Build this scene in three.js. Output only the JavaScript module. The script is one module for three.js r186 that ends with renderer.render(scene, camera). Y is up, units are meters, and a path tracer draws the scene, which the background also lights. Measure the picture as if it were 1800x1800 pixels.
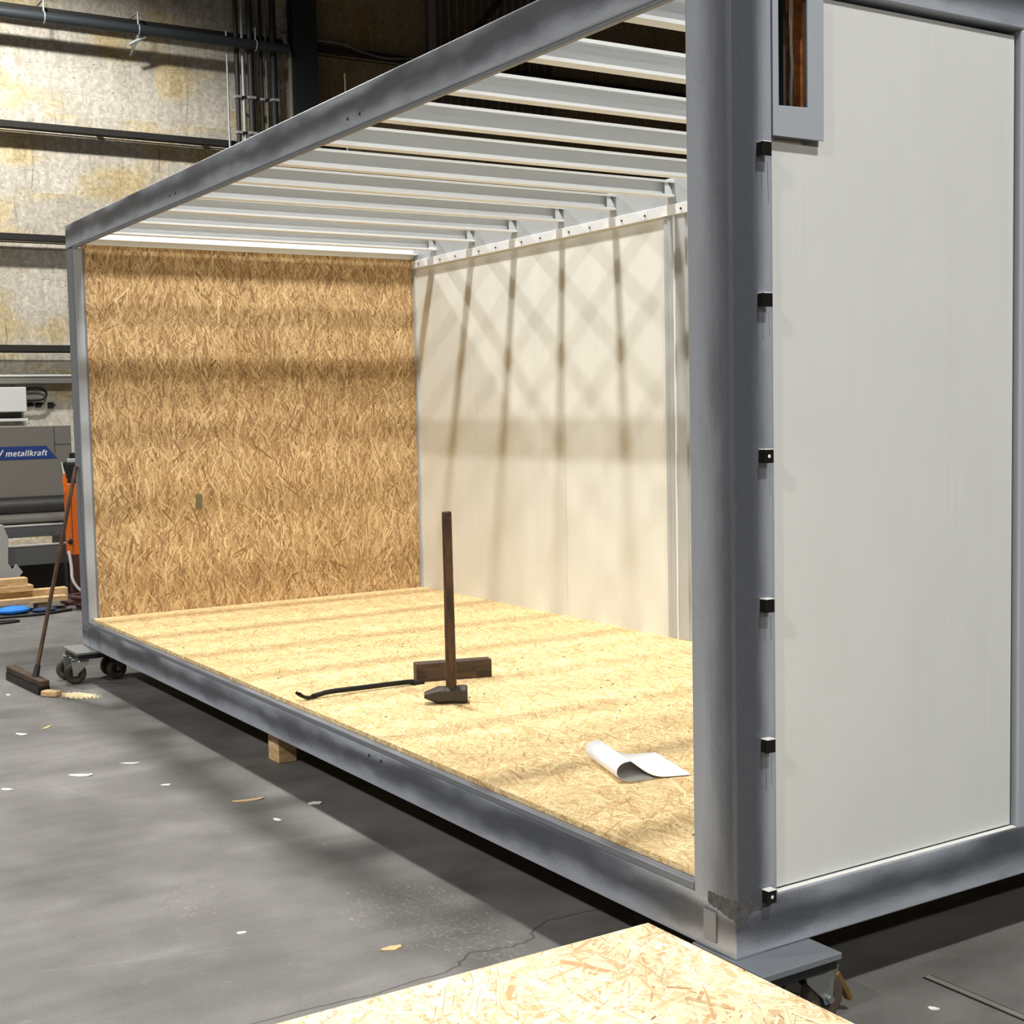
import * as THREE from 'three';
import { RoundedBoxGeometry } from 'three/addons/geometries/RoundedBoxGeometry.js';
import { mergeGeometries } from 'three/addons/utils/BufferGeometryUtils.js';

// ---------------------------------------------------------------- camera, lamps, exposure
// x runs along the open long side of the container (0 = near end, -6.09 = far end), z = 0 is the open side,
// y = 0 is the underside of the steel frame; the hall floor lies at y = -0.2
const scene = new THREE.Scene();
scene.background = new THREE.Color(0x000000);
const camera = new THREE.PerspectiveCamera(2 * Math.atan(900 / 2420.04) * 180 / Math.PI, 1, 0.05, 100);
camera.position.set(2.5808, 1.4001, 2.2707);
camera.rotation.order = 'YXZ';
camera.rotation.set(-0.0731, 1.0082, -0.0206);
scene.add(camera);
const renderer = new THREE.WebGLRenderer();
renderer.toneMapping = THREE.LinearToneMapping;
renderer.toneMappingExposure = 0.95;
renderer.shadowMap.enabled = true;
const LAMP_X = [10.75, 3.45, -3.85, -11.15], LAMP_Z = [-0.6, 9.0], LAMP_Y = 7.6;      // two rows of high-bay lamps, read from the rafters' shadows
const LAMP_CD = 205, LAMP_COLOR = new THREE.Color(1.0, 0.98, 0.945);
const GY = -0.2, FY = 0.176;                                                          // hall floor, container floor

// ---------------------------------------------------------------- helpers
function rng(seed) { let a = seed >>> 0; return () => { a = (a + 0x6D2B79F5) | 0; let t = Math.imul(a ^ (a >>> 15), 1 | a); t = (t + Math.imul(t ^ (t >>> 7), 61 | t)) ^ t; return ((t ^ (t >>> 14)) >>> 0) / 4294967296; }; }
function hash(x, y, s) { let h = Math.imul(x, 374761393) + Math.imul(y, 668265263) + Math.imul(s, 1442695041); h = Math.imul(h ^ (h >>> 13), 1274126177); return ((h ^ (h >>> 16)) >>> 0) / 4294967296; }
function noise(x, y, s, px = 0, py = 0) {          // value noise, period px, py cells when given
  const x0 = Math.floor(x), y0 = Math.floor(y), fx = x - x0, fy = y - y0, u = fx * fx * (3 - 2 * fx), v = fy * fy * (3 - 2 * fy);
  const w = (k, p) => (p ? ((k % p) + p) % p : k);
  const a = hash(w(x0, px), w(y0, py), s), b = hash(w(x0 + 1, px), w(y0, py), s), c = hash(w(x0, px), w(y0 + 1, py), s), d = hash(w(x0 + 1, px), w(y0 + 1, py), s);
  return a + (b - a) * u + (c - a) * v + (a - b - c + d) * u * v;
}
function fbm(x, y, s, oct, px = 0, py = 0) { let r = 0, a = 0.5, t = 0; for (let o = 0; o < oct; o++) { r += a * noise(x, y, s + o, px, py); t += a; a *= 0.5; x *= 2; y *= 2; px *= 2; py *= 2; } return r / t; }
const clamp = (v, a = 0, b = 1) => Math.min(b, Math.max(a, v));
const smooth = (a, b, v) => { const t = clamp((v - a) / (b - a)); return t * t * (3 - 2 * t); };
const lerp = (a, b, t) => a + (b - a) * t;
function canvas(w, h) { const c = document.createElement('canvas'); c.width = w; c.height = h; return c; }
function tex(c, srgb = true, rep = true) {
  const t = new THREE.CanvasTexture(c);
  if (srgb) t.colorSpace = THREE.SRGBColorSpace;
  if (rep) t.wrapS = t.wrapT = THREE.RepeatWrapping;
  t.magFilter = THREE.LinearFilter; t.anisotropy = 8; t.needsUpdate = true;
  return t;
}
function pixels(w, h, fn) {                        // canvas filled by fn(x, y) -> [r, g, b] (0..255)
  const c = canvas(w, h), g = c.getContext('2d'), im = g.createImageData(w, h), d = im.data;
  for (let y = 0, k = 0; y < h; y++) for (let x = 0; x < w; x++, k += 4) { const p = fn(x, y); d[k] = p[0]; d[k + 1] = p[1]; d[k + 2] = p[2]; d[k + 3] = 255; }
  g.putImageData(im, 0, 0); return c;
}
const std = (o) => new THREE.MeshStandardMaterial(o);
const names = new Map();
function numbered(n) { const k = names.get(n) || 0; names.set(n, k + 1); return k ? `${n}_${String(k).padStart(3, '0')}` : n; }
function shade(m) { m.castShadow = m.receiveShadow = true; return m; }
function part(parent, name, geo, mat, label) { const m = shade(new THREE.Mesh(geo, mat)); m.name = name; if (label) m.userData.label = label; parent.add(m); return m; }
function thing(name, label, category, pos = [0, 0, 0], ry = 0, group) {
  const o = new THREE.Group(); o.name = numbered(name); o.position.set(...pos); o.rotation.y = ry; o.userData = { label, category };
  if (group) o.userData.group = group; scene.add(o); return o;
}
function single(name, geo, mat, label, category, pos = [0, 0, 0], ry = 0, group) {
  const m = shade(new THREE.Mesh(geo, mat)); m.name = numbered(name); m.position.set(...pos); m.rotation.y = ry; m.userData = { label, category };
  if (group) m.userData.group = group; scene.add(m); return m;
}
function struct(o, label) { o.userData = { kind: 'structure', label }; return o; }
// box from corner to corner; uv by box projection in metres divided by s, after an offset
function uvBox(g, s = 1, ox = 0, oy = 0) {
  const p = g.attributes.position, n = g.attributes.normal, uv = new Float32Array(p.count * 2);
  for (let i = 0; i < p.count; i++) {
    const ax = Math.abs(n.getX(i)), ay = Math.abs(n.getY(i)), az = Math.abs(n.getZ(i)); let u, v;
    if (az >= ax && az >= ay) { u = p.getX(i); v = p.getY(i); } else if (ax >= ay) { u = p.getZ(i); v = p.getY(i); } else { u = p.getX(i); v = -p.getZ(i); }
    uv[2 * i] = (u + ox) / s; uv[2 * i + 1] = (v + oy) / s;
  }
  g.setAttribute('uv', new THREE.BufferAttribute(uv, 2)); return g;
}
function box(x0, x1, y0, y1, z0, z1, r = 0, s = 1, ox = 0, oy = 0) {
  const w = Math.abs(x1 - x0), h = Math.abs(y1 - y0), d = Math.abs(z1 - z0);
  let g = r > 0 ? new RoundedBoxGeometry(w, h, d, 3, Math.min(r, w / 2.01, h / 2.01, d / 2.01)) : new THREE.BoxGeometry(w, h, d).toNonIndexed();
  if (g.index) g = g.toNonIndexed();
  g.translate((x0 + x1) / 2, (y0 + y1) / 2, (z0 + z1) / 2);
  return uvBox(g, s, ox, oy);
}
function cyl(r0, r1, h, seg = 24) { return new THREE.CylinderGeometry(r0, r1, h, seg); }
function clean(g) { const o = g.index ? g.toNonIndexed() : g; for (const k of Object.keys(o.attributes)) if (!['position', 'normal', 'uv'].includes(k)) o.deleteAttribute(k); return o; }
const merge = (...a) => mergeGeometries(a.map(clean));
function tube(pts, r, seg = 40, rs = 8) { return new THREE.TubeGeometry(new THREE.CatmullRomCurve3(pts.map((p) => new THREE.Vector3(...p))), seg, r, rs, false); }
function bar(a, b, r0, r1 = r0, seg = 12) {
  const A = new THREE.Vector3(...a), B = new THREE.Vector3(...b), d = B.clone().sub(A), g = cyl(r1, r0, d.length(), seg);
  g.applyQuaternion(new THREE.Quaternion().setFromUnitVectors(new THREE.Vector3(0, 1, 0), d.clone().normalize())); g.translate(...A.add(B).multiplyScalar(0.5).toArray()); return g;
}
function extrude(pts, depth, bevel = 0, holes = []) {
  const s = new THREE.Shape(pts.map((p) => new THREE.Vector2(...p)));
  for (const h of holes) s.holes.push(h);
  return new THREE.ExtrudeGeometry(s, { depth, bevelEnabled: bevel > 0, bevelSize: bevel, bevelThickness: bevel, bevelSegments: 2, curveSegments: 12 });
}

// ---------------------------------------------------------------- materials
// pressed wood strands: thousands of slivers, each with its own tone and a dark resin edge that also paints in the shadow line
function osbCanvas(size, metres, seed, o) {
  const c = canvas(size, size), g = c.getContext('2d'), R = rng(seed), k = size / metres;
  g.fillStyle = `rgb(${o.base})`; g.fillRect(0, 0, size, size);
  const n = Math.round(o.count * metres * metres);
  for (let i = 0; i < n; i++) {
    const L = lerp(o.len[0], o.len[1], R()) * k, w = lerp(o.wid[0], o.wid[1], R() * R()) * k, a = o.angle + (R() + R() + R() - 1.5) * o.spread, x = R() * size, y = R() * size, t = R();
    const p = o.tones[Math.floor(R() * o.tones.length)], j = (R() - 0.5) * o.vary, col = p.map((q) => Math.round(clamp(q + j, 0, 255)));
    const pts = [];
    const m = 5;
    for (let q = 0; q <= m; q++) pts.push([-L / 2 + L * q / m, -w / 2 * (0.75 + 0.5 * R())]);
    for (let q = m; q >= 0; q--) pts.push([-L / 2 + L * q / m + (R() - 0.5) * w, w / 2 * (0.75 + 0.5 * R())]);
    for (const dx of x < L ? [0, size] : x > size - L ? [0, -size] : [0]) for (const dy of y < L ? [0, size] : y > size - L ? [0, -size] : [0]) {
      g.save(); g.translate(x + dx, y + dy); g.rotate(a);
      g.globalAlpha = 0.55 + 0.4 * t;
      g.fillStyle = `rgb(${col})`; g.beginPath(); pts.forEach((q, e) => (e ? g.lineTo(...q) : g.moveTo(...q))); g.closePath(); g.fill();
      if (t < o.edge) { g.globalAlpha = 0.25 + 0.5 * t / o.edge; g.strokeStyle = `rgb(${o.edgeTone})`; g.lineWidth = Math.max(0.7, 0.0013 * k * (0.5 + t / o.edge)); g.beginPath(); pts.slice(m + 1).forEach((q, e) => (e ? g.lineTo(...q) : g.moveTo(...q))); g.stroke(); }
      g.restore();
    }
  }
  for (let i = 0; i < metres * metres * o.knots; i++) { g.globalAlpha = 0.75; g.fillStyle = `rgb(${o.knotTone})`; g.save(); g.translate(R() * size, R() * size); g.rotate(o.angle + (R() - 0.5) * 1.4); g.beginPath(); g.ellipse(0, 0, k * (0.004 + 0.012 * R()), k * (0.0012 + 0.0025 * R()), 0, 0, 7); g.fill(); g.restore(); }
  g.globalAlpha = 1; return c;
}
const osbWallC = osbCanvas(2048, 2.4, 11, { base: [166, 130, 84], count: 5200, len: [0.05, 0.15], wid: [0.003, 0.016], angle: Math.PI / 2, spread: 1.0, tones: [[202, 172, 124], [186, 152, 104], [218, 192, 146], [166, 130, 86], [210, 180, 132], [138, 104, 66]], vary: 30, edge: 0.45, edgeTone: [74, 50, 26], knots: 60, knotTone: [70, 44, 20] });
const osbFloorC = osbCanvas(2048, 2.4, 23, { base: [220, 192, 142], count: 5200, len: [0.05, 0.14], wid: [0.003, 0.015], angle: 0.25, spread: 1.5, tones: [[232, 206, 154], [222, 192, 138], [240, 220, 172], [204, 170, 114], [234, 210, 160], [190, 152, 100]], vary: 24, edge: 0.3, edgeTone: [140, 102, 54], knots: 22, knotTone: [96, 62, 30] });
const osbBoardC = osbCanvas(2048, 1.6, 37, { base: [224, 204, 164], count: 2700, len: [0.06, 0.17], wid: [0.004, 0.026], angle: 0.5, spread: 1.7, tones: [[244, 226, 186], [238, 216, 172], [250, 238, 204], [220, 188, 142], [246, 230, 194], [204, 160, 114], [242, 222, 182]], vary: 24, edge: 0.42, edgeTone: [138, 96, 52], knots: 28, knotTone: [104, 70, 38] });
const M = {};
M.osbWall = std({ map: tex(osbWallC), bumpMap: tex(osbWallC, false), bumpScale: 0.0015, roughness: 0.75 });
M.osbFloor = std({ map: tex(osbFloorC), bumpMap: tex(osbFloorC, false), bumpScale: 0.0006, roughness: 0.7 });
M.osbBoard = std({ map: tex(osbBoardC), bumpMap: tex(osbBoardC, false), bumpScale: 0.0005, roughness: 0.7 });
M.osbEdge = std({ color: 0xc9a468, roughness: 0.85 });
// grey steel primer with a pale second coat sprayed along the welded edges: blotchy, speckled overspray
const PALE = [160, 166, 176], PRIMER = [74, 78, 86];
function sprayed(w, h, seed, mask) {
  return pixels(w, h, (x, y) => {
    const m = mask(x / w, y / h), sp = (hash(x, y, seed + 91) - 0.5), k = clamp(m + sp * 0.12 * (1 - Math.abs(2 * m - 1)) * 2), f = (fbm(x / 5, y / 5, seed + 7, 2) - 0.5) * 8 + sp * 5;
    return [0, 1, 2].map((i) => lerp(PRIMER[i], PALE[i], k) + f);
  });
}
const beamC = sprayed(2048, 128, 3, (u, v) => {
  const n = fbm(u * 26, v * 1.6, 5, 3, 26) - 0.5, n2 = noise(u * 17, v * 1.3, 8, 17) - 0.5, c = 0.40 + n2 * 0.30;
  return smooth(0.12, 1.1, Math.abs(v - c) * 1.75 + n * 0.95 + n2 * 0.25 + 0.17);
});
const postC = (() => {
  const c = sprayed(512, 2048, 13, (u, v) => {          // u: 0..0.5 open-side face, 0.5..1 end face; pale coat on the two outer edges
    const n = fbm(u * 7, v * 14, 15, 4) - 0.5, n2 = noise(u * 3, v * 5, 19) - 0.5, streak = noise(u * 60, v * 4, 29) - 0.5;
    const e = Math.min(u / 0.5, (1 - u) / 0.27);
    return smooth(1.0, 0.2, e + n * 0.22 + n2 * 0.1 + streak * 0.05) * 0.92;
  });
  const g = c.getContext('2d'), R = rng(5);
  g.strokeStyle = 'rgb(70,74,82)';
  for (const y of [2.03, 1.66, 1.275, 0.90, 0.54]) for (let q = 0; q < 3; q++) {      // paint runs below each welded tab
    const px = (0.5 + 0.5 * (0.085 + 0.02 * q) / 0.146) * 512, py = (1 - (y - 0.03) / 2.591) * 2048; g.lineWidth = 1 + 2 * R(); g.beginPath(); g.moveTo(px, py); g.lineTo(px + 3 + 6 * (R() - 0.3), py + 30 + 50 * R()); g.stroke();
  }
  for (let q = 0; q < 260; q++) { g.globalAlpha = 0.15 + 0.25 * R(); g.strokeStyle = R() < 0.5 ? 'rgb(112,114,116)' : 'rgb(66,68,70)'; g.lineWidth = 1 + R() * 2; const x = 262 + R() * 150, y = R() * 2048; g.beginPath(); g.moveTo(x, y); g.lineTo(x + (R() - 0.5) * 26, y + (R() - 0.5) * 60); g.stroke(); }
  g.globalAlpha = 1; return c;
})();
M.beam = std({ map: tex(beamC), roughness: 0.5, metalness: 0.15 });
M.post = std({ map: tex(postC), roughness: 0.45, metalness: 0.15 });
M.primer = std({ color: new THREE.Color().setRGB(0.17, 0.185, 0.21), roughness: 0.5, metalness: 0.15 });
M.filler = std({ map: tex(pixels(128, 128, (x, y) => { const k = 66 + (fbm(x / 9, y / 9, 301, 4) - 0.5) * 40; return [k, k + 1, k + 4]; })), roughness: 0.85 });
M.filler.map.repeat.set(6, 6);
M.pale = std({ color: new THREE.Color().setRGB(0.36, 0.39, 0.43), roughness: 0.5, metalness: 0.1 });
M.rafter = std({ color: 0xe2e5e6, roughness: 0.45 });
M.trimGrey = std({ color: 0xb4b8ba, roughness: 0.45, metalness: 0.2 });
M.white = std({ color: 0xe2e2de, roughness: 0.45 });
const skinC = pixels(512, 1024, (x, y) => { const s = (noise(x / 2.5, y / 260, 41) - 0.5) * 5 * smooth(0.4, 0.7, noise(x / 60, y / 200, 44)), f = (fbm(x / 60, y / 90, 47, 3) - 0.5) * 5; return [205 + s + f, 208 + s + f, 206 + s + f]; });
M.endPanel = std({ map: tex(skinC, true, true), roughness: 0.4 });
const creamC = pixels(512, 512, (x, y) => { const f = (fbm(x / 40, y / 80, 51, 4, 0, 0) - 0.5) * 8; return [220 + f, 221 + f, 213 + f]; });
M.backPanel = std({ map: tex(creamC), roughness: 0.5 });
M.black = std({ color: 0x15130f, roughness: 0.8 });
M.darkSteel = std({ color: 0x2b2d2e, roughness: 0.55, metalness: 0.5 });
M.zinc = std({ color: 0xa9adad, roughness: 0.35, metalness: 0.85 });
M.galv = std({ color: 0xbfc3c4, roughness: 0.45, metalness: 0.4 });
function woodCanvas(seed, a, b, w = 512, h = 128) { return pixels(w, h, (x, y) => { const n = fbm(x / 90 + fbm(x / 60, y / 30, seed + 3, 2), y / 5, seed, 4), k = clamp((n - 0.25) * 1.8); return [0, 1, 2].map((i) => lerp(a[i], b[i], k)); }); }
M.paleWood = std({ map: tex(woodCanvas(61, [184, 150, 104], [222, 192, 146])), roughness: 0.75 });
M.oldWood = std({ map: tex(woodCanvas(67, [44, 31, 18], [88, 64, 38])), roughness: 0.7 });
M.handleWood = std({ map: tex(woodCanvas(71, [52, 34, 18], [92, 62, 34])), roughness: 0.55 });
M.brownBoard = std({ map: tex(woodCanvas(73, [150, 84, 34], [206, 128, 58])), roughness: 0.6 });
M.iron = std({ color: 0x4b4640, roughness: 0.5, metalness: 0.6 });
M.blackIron = std({ color: 0x1d1b1a, roughness: 0.45, metalness: 0.5 });
M.paper = std({ color: 0xf0f1f4, roughness: 0.8, side: THREE.DoubleSide });
M.scrap = std({ color: 0xe8e6e0, roughness: 0.9 });
M.chip = std({ color: 0xc9ab7c, roughness: 0.9 });
M.tyre = std({ color: 0x4d4238, roughness: 0.7 });
M.orange = std({ color: 0xd9691a, roughness: 0.5 });
M.machine = std({ color: 0x77746c, roughness: 0.55 });
M.machineDark = std({ color: 0x3a3a38, roughness: 0.5, metalness: 0.2 });
M.tray = std({ color: 0x585c5d, roughness: 0.5 });
M.cable = std({ color: 0x151312, roughness: 0.6 });
M.hose = std({ color: 0xd8dad6, roughness: 0.5 });
M.blue = std({ color: 0x1f7fe0, roughness: 0.7 });
M.navy = std({ color: 0x14325e, roughness: 0.7 });
M.redBrown = std({ color: 0x4a2a24, roughness: 0.7 });
M.pipe = std({ color: 0x3a4044, roughness: 0.5, metalness: 0.2 });
M.column = std({ color: 0x262b2c, roughness: 0.6 });
M.railSteel = std({ color: 0x24211e, roughness: 0.7 });
M.sawdust = std({ color: 0xe6d6ac, roughness: 1 });
// hall floor: troweled concrete with scuffs, pale dust, one crack; 8 m of it repeat
const FX0 = -7, FZ0 = -3, FS = 8;
const concreteC = (() => {
  const N = 2048, c = pixels(N, N, (x, y) => {
    const u = x / N, v = y / N, a = fbm(u * 6, v * 6, 81, 5, 6, 6) - 0.5, st = fbm(u * 120, v * 14, 87, 3, 120, 14) - 0.5, b = fbm(u * 40, v * 40, 93, 4, 40, 40) - 0.5, f = hash(x, y, 99) - 0.5;
    const k = 102 + a * 38 + st * 14 + b * 36 + f * 9;
    return [k + 1, k - 1, k - 4];
  });
  const g = c.getContext('2d'), R = rng(83), P = (x, z) => [(x - FX0) / FS * N, (z - FZ0) / FS * N];
  for (let i = 0; i < 900; i++) { g.globalAlpha = 0.10 + 0.3 * R() * R(); g.fillStyle = R() < 0.7 ? 'rgb(178,174,164)' : 'rgb(62,60,58)'; const x = R() * N, y = R() * N; g.save(); g.translate(x, y); g.rotate(R() * 3); g.beginPath(); g.ellipse(0, 0, 1 + 5 * R() * R(), 0.6 + 1.5 * R(), 0, 0, 7); g.fill(); g.restore(); }
  for (let i = 0; i < 160; i++) { g.globalAlpha = 0.06 + 0.10 * R(); g.strokeStyle = R() < 0.6 ? 'rgb(60,58,56)' : 'rgb(160,156,148)'; g.lineWidth = 1 + 3 * R(); const x = R() * N, y = R() * N, a = R() * 3.1; g.beginPath(); g.moveTo(x, y); g.quadraticCurveTo(x + 60 * Math.cos(a), y + 60 * Math.sin(a), x + 150 * Math.cos(a + 0.4 * R()), y + 150 * Math.sin(a + 0.4 * R())); g.stroke(); }
  const dust = (x, z, r, n) => { for (let i = 0; i < n; i++) { const a = R() * 6.3, q = r * Math.sqrt(R()), [px, py] = P(x + q * Math.cos(a), z + 0.6 * q * Math.sin(a)); g.globalAlpha = 0.25 + 0.3 * R(); g.fillStyle = 'rgb(170,160,142)'; g.fillRect(px, py, 1 + 2 * R(), 1 + R()); } };
  dust(-1.25, 0.25, 0.35, 420); dust(-0.95, 0.2, 0.2, 220); dust(-5.4, 0.3, 0.35, 300); dust(-1.8, 0.8, 0.2, 60);
  const crack = [[-0.70, 1.5], [-0.78, 1.1], [-0.781, 0.804], [-0.769, 0.673], [-0.772, 0.565], [-0.793, 0.37], [-0.866, 0.278], [-0.83, 0.152], [-0.851, 0.066], [-0.90, 0.03], [-0.95, -0.05], [-0.93, -0.3]];
  g.strokeStyle = 'rgb(46,43,40)'; g.globalAlpha = 0.85; g.lineWidth = 1.3; g.beginPath();
  crack.forEach((p, i) => { const [x, y] = P(...p); if (!i) g.moveTo(x, y); else { const [a, b] = P(...crack[i - 1]); for (let t = 1; t <= 5; t++) g.lineTo(lerp(a, x, t / 5) + (R() - 0.5) * 3, lerp(b, y, t / 5) + (R() - 0.5) * 3); } });
  g.stroke(); g.globalAlpha = 1; return c;
})();
M.concrete = std({ map: tex(concreteC), roughness: 0.72 });
// hall wall: cast panels, stained ochre in patches, hairline cracks
const wallC = (() => {
  const c = pixels(2048, 512, (x0, y0) => {
    const x = x0 + 26 * fbm(x0 / 30, y0 / 30, 141, 3), y = y0 + 26 * fbm(x0 / 30, y0 / 30, 147, 3);
    const a = fbm(x / 300, y / 240, 101, 4) - 0.5, r = smooth(0.5, 0.78, fbm(x / 260, y / 150, 107, 4)), b = fbm(x / 12, y / 14, 113, 5) - 0.5, v = noise(x / 16, y / 300, 117) - 0.5, f = hash(x, y, 119) - 0.5;
    const k = 198 + a * 34 + b * 66 + v * 18 + f * 12;
    return [k + 4 + r * 4, k - 3 - r * 8, k - 18 - r * 36];
  });
  const g = c.getContext('2d'), R = rng(127);
  for (let i = 0; i < 130; i++) {
    g.globalAlpha = 0.35 + 0.4 * R(); g.strokeStyle = R() < 0.75 ? 'rgb(84,72,52)' : 'rgb(226,220,200)'; g.lineWidth = 0.8 + 1.8 * R() * R(); let x = R() * 2048, y = R() * 512; const vert = R() < 0.55; g.beginPath(); g.moveTo(x, y);
    const n = 4 + R() * 10; for (let q = 0; q < n; q++) { x += vert ? (R() - 0.5) * 9 : 6 + R() * 12; y += vert ? 6 + R() * 18 : (R() - 0.5) * 12; g.lineTo(x, y); } g.stroke();
  }
  for (let i = 0; i < 260; i++) { g.globalAlpha = 0.5; g.fillStyle = 'rgb(70,60,44)'; g.beginPath(); g.ellipse(R() * 2048, R() * 512, 1 + 2.5 * R(), 1 + 3 * R(), R() * 3, 0, 7); g.fill(); }
  g.globalAlpha = 1; return c;
})();
M.castWall = std({ map: tex(wallC), roughness: 0.9 });
M.dimWall = std({ map: M.castWall.map, color: 0xb8a890, roughness: 0.9 });  // same wall tinted darker: dimness of the bay past the column painted in
M.hallWall = std({ color: 0x5a5248, roughness: 0.9 });
M.hallCeiling = std({ color: 0x35332f, roughness: 0.9 });

// ---------------------------------------------------------------- the hall
const HX0 = -14.2, HX1 = 13, HZ0 = -15, HZ1 = 15, HY1 = 9.6;
const WK = (2.5808 - HX0) / 15.3808, WY = (y) => 1.4001 + (y - 1.4001) * WK, WZ = (z) => 2.2707 + (z - 2.2707) * WK;      // heights and widths on the far wall were measured at x = -12.8
function onWall(o, keepY) { o.traverse((m) => { if (m.isMesh) { const p = m.geometry.attributes.position; for (let i = 0; i < p.count; i++) { if (!keepY) p.setY(i, WY(p.getY(i))); p.setZ(i, WZ(p.getZ(i))); } } }); return o; }
{
  const g = new THREE.BoxGeometry(HX1 - HX0 + 0.6, 0.2, HZ1 - HZ0 + 0.6).toNonIndexed(); g.translate((HX0 + HX1) / 2, GY - 0.1, (HZ0 + HZ1) / 2);
  const p = g.attributes.position, uv = g.attributes.uv; for (let i = 0; i < p.count; i++) uv.setXY(i, (p.getX(i) - FX0) / FS, 1 - (p.getZ(i) - FZ0) / FS);
  const f = shade(new THREE.Mesh(g, M.concrete)); f.name = 'floor'; struct(f, 'grey concrete floor of the workshop hall'); scene.add(f);
  part(f, 'joint_strip', box(0.02, 9, GY - 0.001, GY + 0.004, -0.692, -0.672, 0.001), M.machine, 'dark joint strip let into the concrete');
  part(f, 'joint_strip', box(0.02, 9, GY - 0.001, GY + 0.002, -0.698, -0.693), M.cable);
  part(f, 'joint_strip', box(0.02, 9, GY - 0.001, GY + 0.002, -0.671, -0.666), M.cable);
  const shell = (name, label, ...b) => { const m = shade(new THREE.Mesh(box(...b), name === 'ceiling' ? M.hallCeiling : M.hallWall)); m.name = name; struct(m, label); scene.add(m); return m; };
  shell('ceiling', 'dark hall ceiling', HX0 - 0.3, HX1 + 0.3, HY1, HY1 + 0.3, HZ0 - 0.3, HZ1 + 0.3);
  shell('wall_back', 'dim hall wall behind the container', HX0 - 0.3, HX1 + 0.3, GY, HY1, HZ0 - 0.3, HZ0);
  shell('wall_front', 'hall wall behind the viewer', HX0 - 0.3, HX1 + 0.3, GY, HY1, HZ1, HZ1 + 0.3);
  shell('wall_right', 'hall wall beyond the near end of the container', HX1, HX1 + 0.3, GY, HY1, HZ0, HZ1);
  // wall at the far end of the hall: rows of cast panels held by steel rails
  const w = new THREE.Group(); w.name = 'wall_left'; struct(w, 'stained beige cast panel wall with dark horizontal rails'); scene.add(w);
  const rails = [0.97, 2.14, 3.31, 4.48, 5.69, 6.86, 8.0].map(WY), bays = [[HZ1, 1.5], [1.5, WZ(-4.53)], [WZ(-4.53), -9.9], [-9.9, HZ0]];
  part(w, 'wall_core', box(HX0 - 0.3, HX0 - 0.06, GY, HY1, HZ0, HZ1), M.hallWall);
  const lv = [GY, ...rails, HY1];
  bays.forEach(([z1, z0], b) => { for (let i = 0; i + 1 < lv.length; i++) part(w, 'cast_panel', box(HX0 - 0.06, HX0, lv[i] + 0.008, lv[i + 1] - 0.008, z0 + 0.01, z1 - 0.01, 0.004, 1, 0.7 * b + 1.9 * i, 0.31 * i), b < 2 ? M.castWall : M.dimWall); });
  w.traverse((m) => { if (m.name === 'cast_panel') { const uv = m.geometry.attributes.uv; for (let i = 0; i < uv.count; i++) uv.setXY(i, uv.getX(i) / 5, uv.getY(i) / 1.25); } });
  for (const y of rails) { part(w, 'rail', box(HX0 + 0.09, HX0 + 0.21, y, y + 0.075, HZ0, HZ1, 0.004), M.railSteel); }
  for (const y of rails) for (const z of [-3.9, -2.6, -1.2, 0.3, -5.8, -7.4]) part(w, 'rail_spacer', box(HX0, HX0 + 0.09, y + 0.02, y + 0.055, z, z + 0.06), M.railSteel);
  // ribbed sheet closing the darker bay past the column, up high
  for (let k = 0; k < 16; k++) part(w, 'sheet_rib', box(HX0, HX0 + 0.045, 5.3, 7.6, WZ(-6.3 - 0.12 * k), WZ(-6.36 - 0.12 * k), 0.006), M.hallWall);
}
// ceiling trusses, seen dark through the open roof of the container
for (const x of [-9.5, -5.2, -0.9, 3.4]) {
  const t = thing('roof_truss', 'dark steel roof truss spanning the hall', 'truss', [0, 0, 0], 0, 'roof trusses of the hall');
  part(t, 'bottom_chord', box(x - 0.08, x + 0.08, 8.2, 8.36, HZ0 + 0.01, HZ1 - 0.01, 0.01), M.column);
  part(t, 'top_chord', box(x - 0.08, x + 0.08, 9.38, 9.595, HZ0 + 0.01, HZ1 - 0.01, 0.01), M.column);
  for (let z = HZ0 + 1; z < HZ1 - 2; z += 2) { part(t, 'web_bar', bar([x, 8.28, z], [x, 9.5, z + 1], 0.035), M.column); part(t, 'web_bar', bar([x, 9.5, z + 1], [x, 8.28, z + 2], 0.035), M.column); }
}
// lamps
for (const z of LAMP_Z) for (const x of LAMP_X) {
  const t = thing('high_bay_lamp', 'round high-bay lamp hanging below the hall ceiling', 'lamp', [x, LAMP_Y, z], 0, 'high-bay lamps of the hall');
  part(t, 'reflector', new THREE.LatheGeometry([[0.07, 0.34], [0.09, 0.3], [0.2, 0.1], [0.235, 0.03], [0.24, 0.03], [0.205, 0.1], [0.1, 0.31], [0.08, 0.36], [0, 0.37]].map((p) => new THREE.Vector2(...p)), 40), M.galv);
  part(t, 'lens', new THREE.CylinderGeometry(0.19, 0.19, 0.01, 40).translate(0, 0.1, 0), std({ color: 0xffffff, emissive: LAMP_COLOR, emissiveIntensity: 12 }));
  part(t, 'hanger', bar([0, 0.36, 0], [0, HY1 - LAMP_Y, 0], 0.012), M.darkSteel);
  const l = new THREE.SpotLight(LAMP_COLOR, LAMP_CD, 0, 1.33, 0.3, 2); l.name = 'lamp_light';
  l.position.set(0, 0.06, 0); l.castShadow = true; l.shadow.radius = 11; l.shadow.mapSize.set(2048, 2048); l.shadow.bias = -0.0005;
  l.target.position.set(x, GY, z); l.target.updateMatrixWorld(); t.add(l);
}

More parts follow.
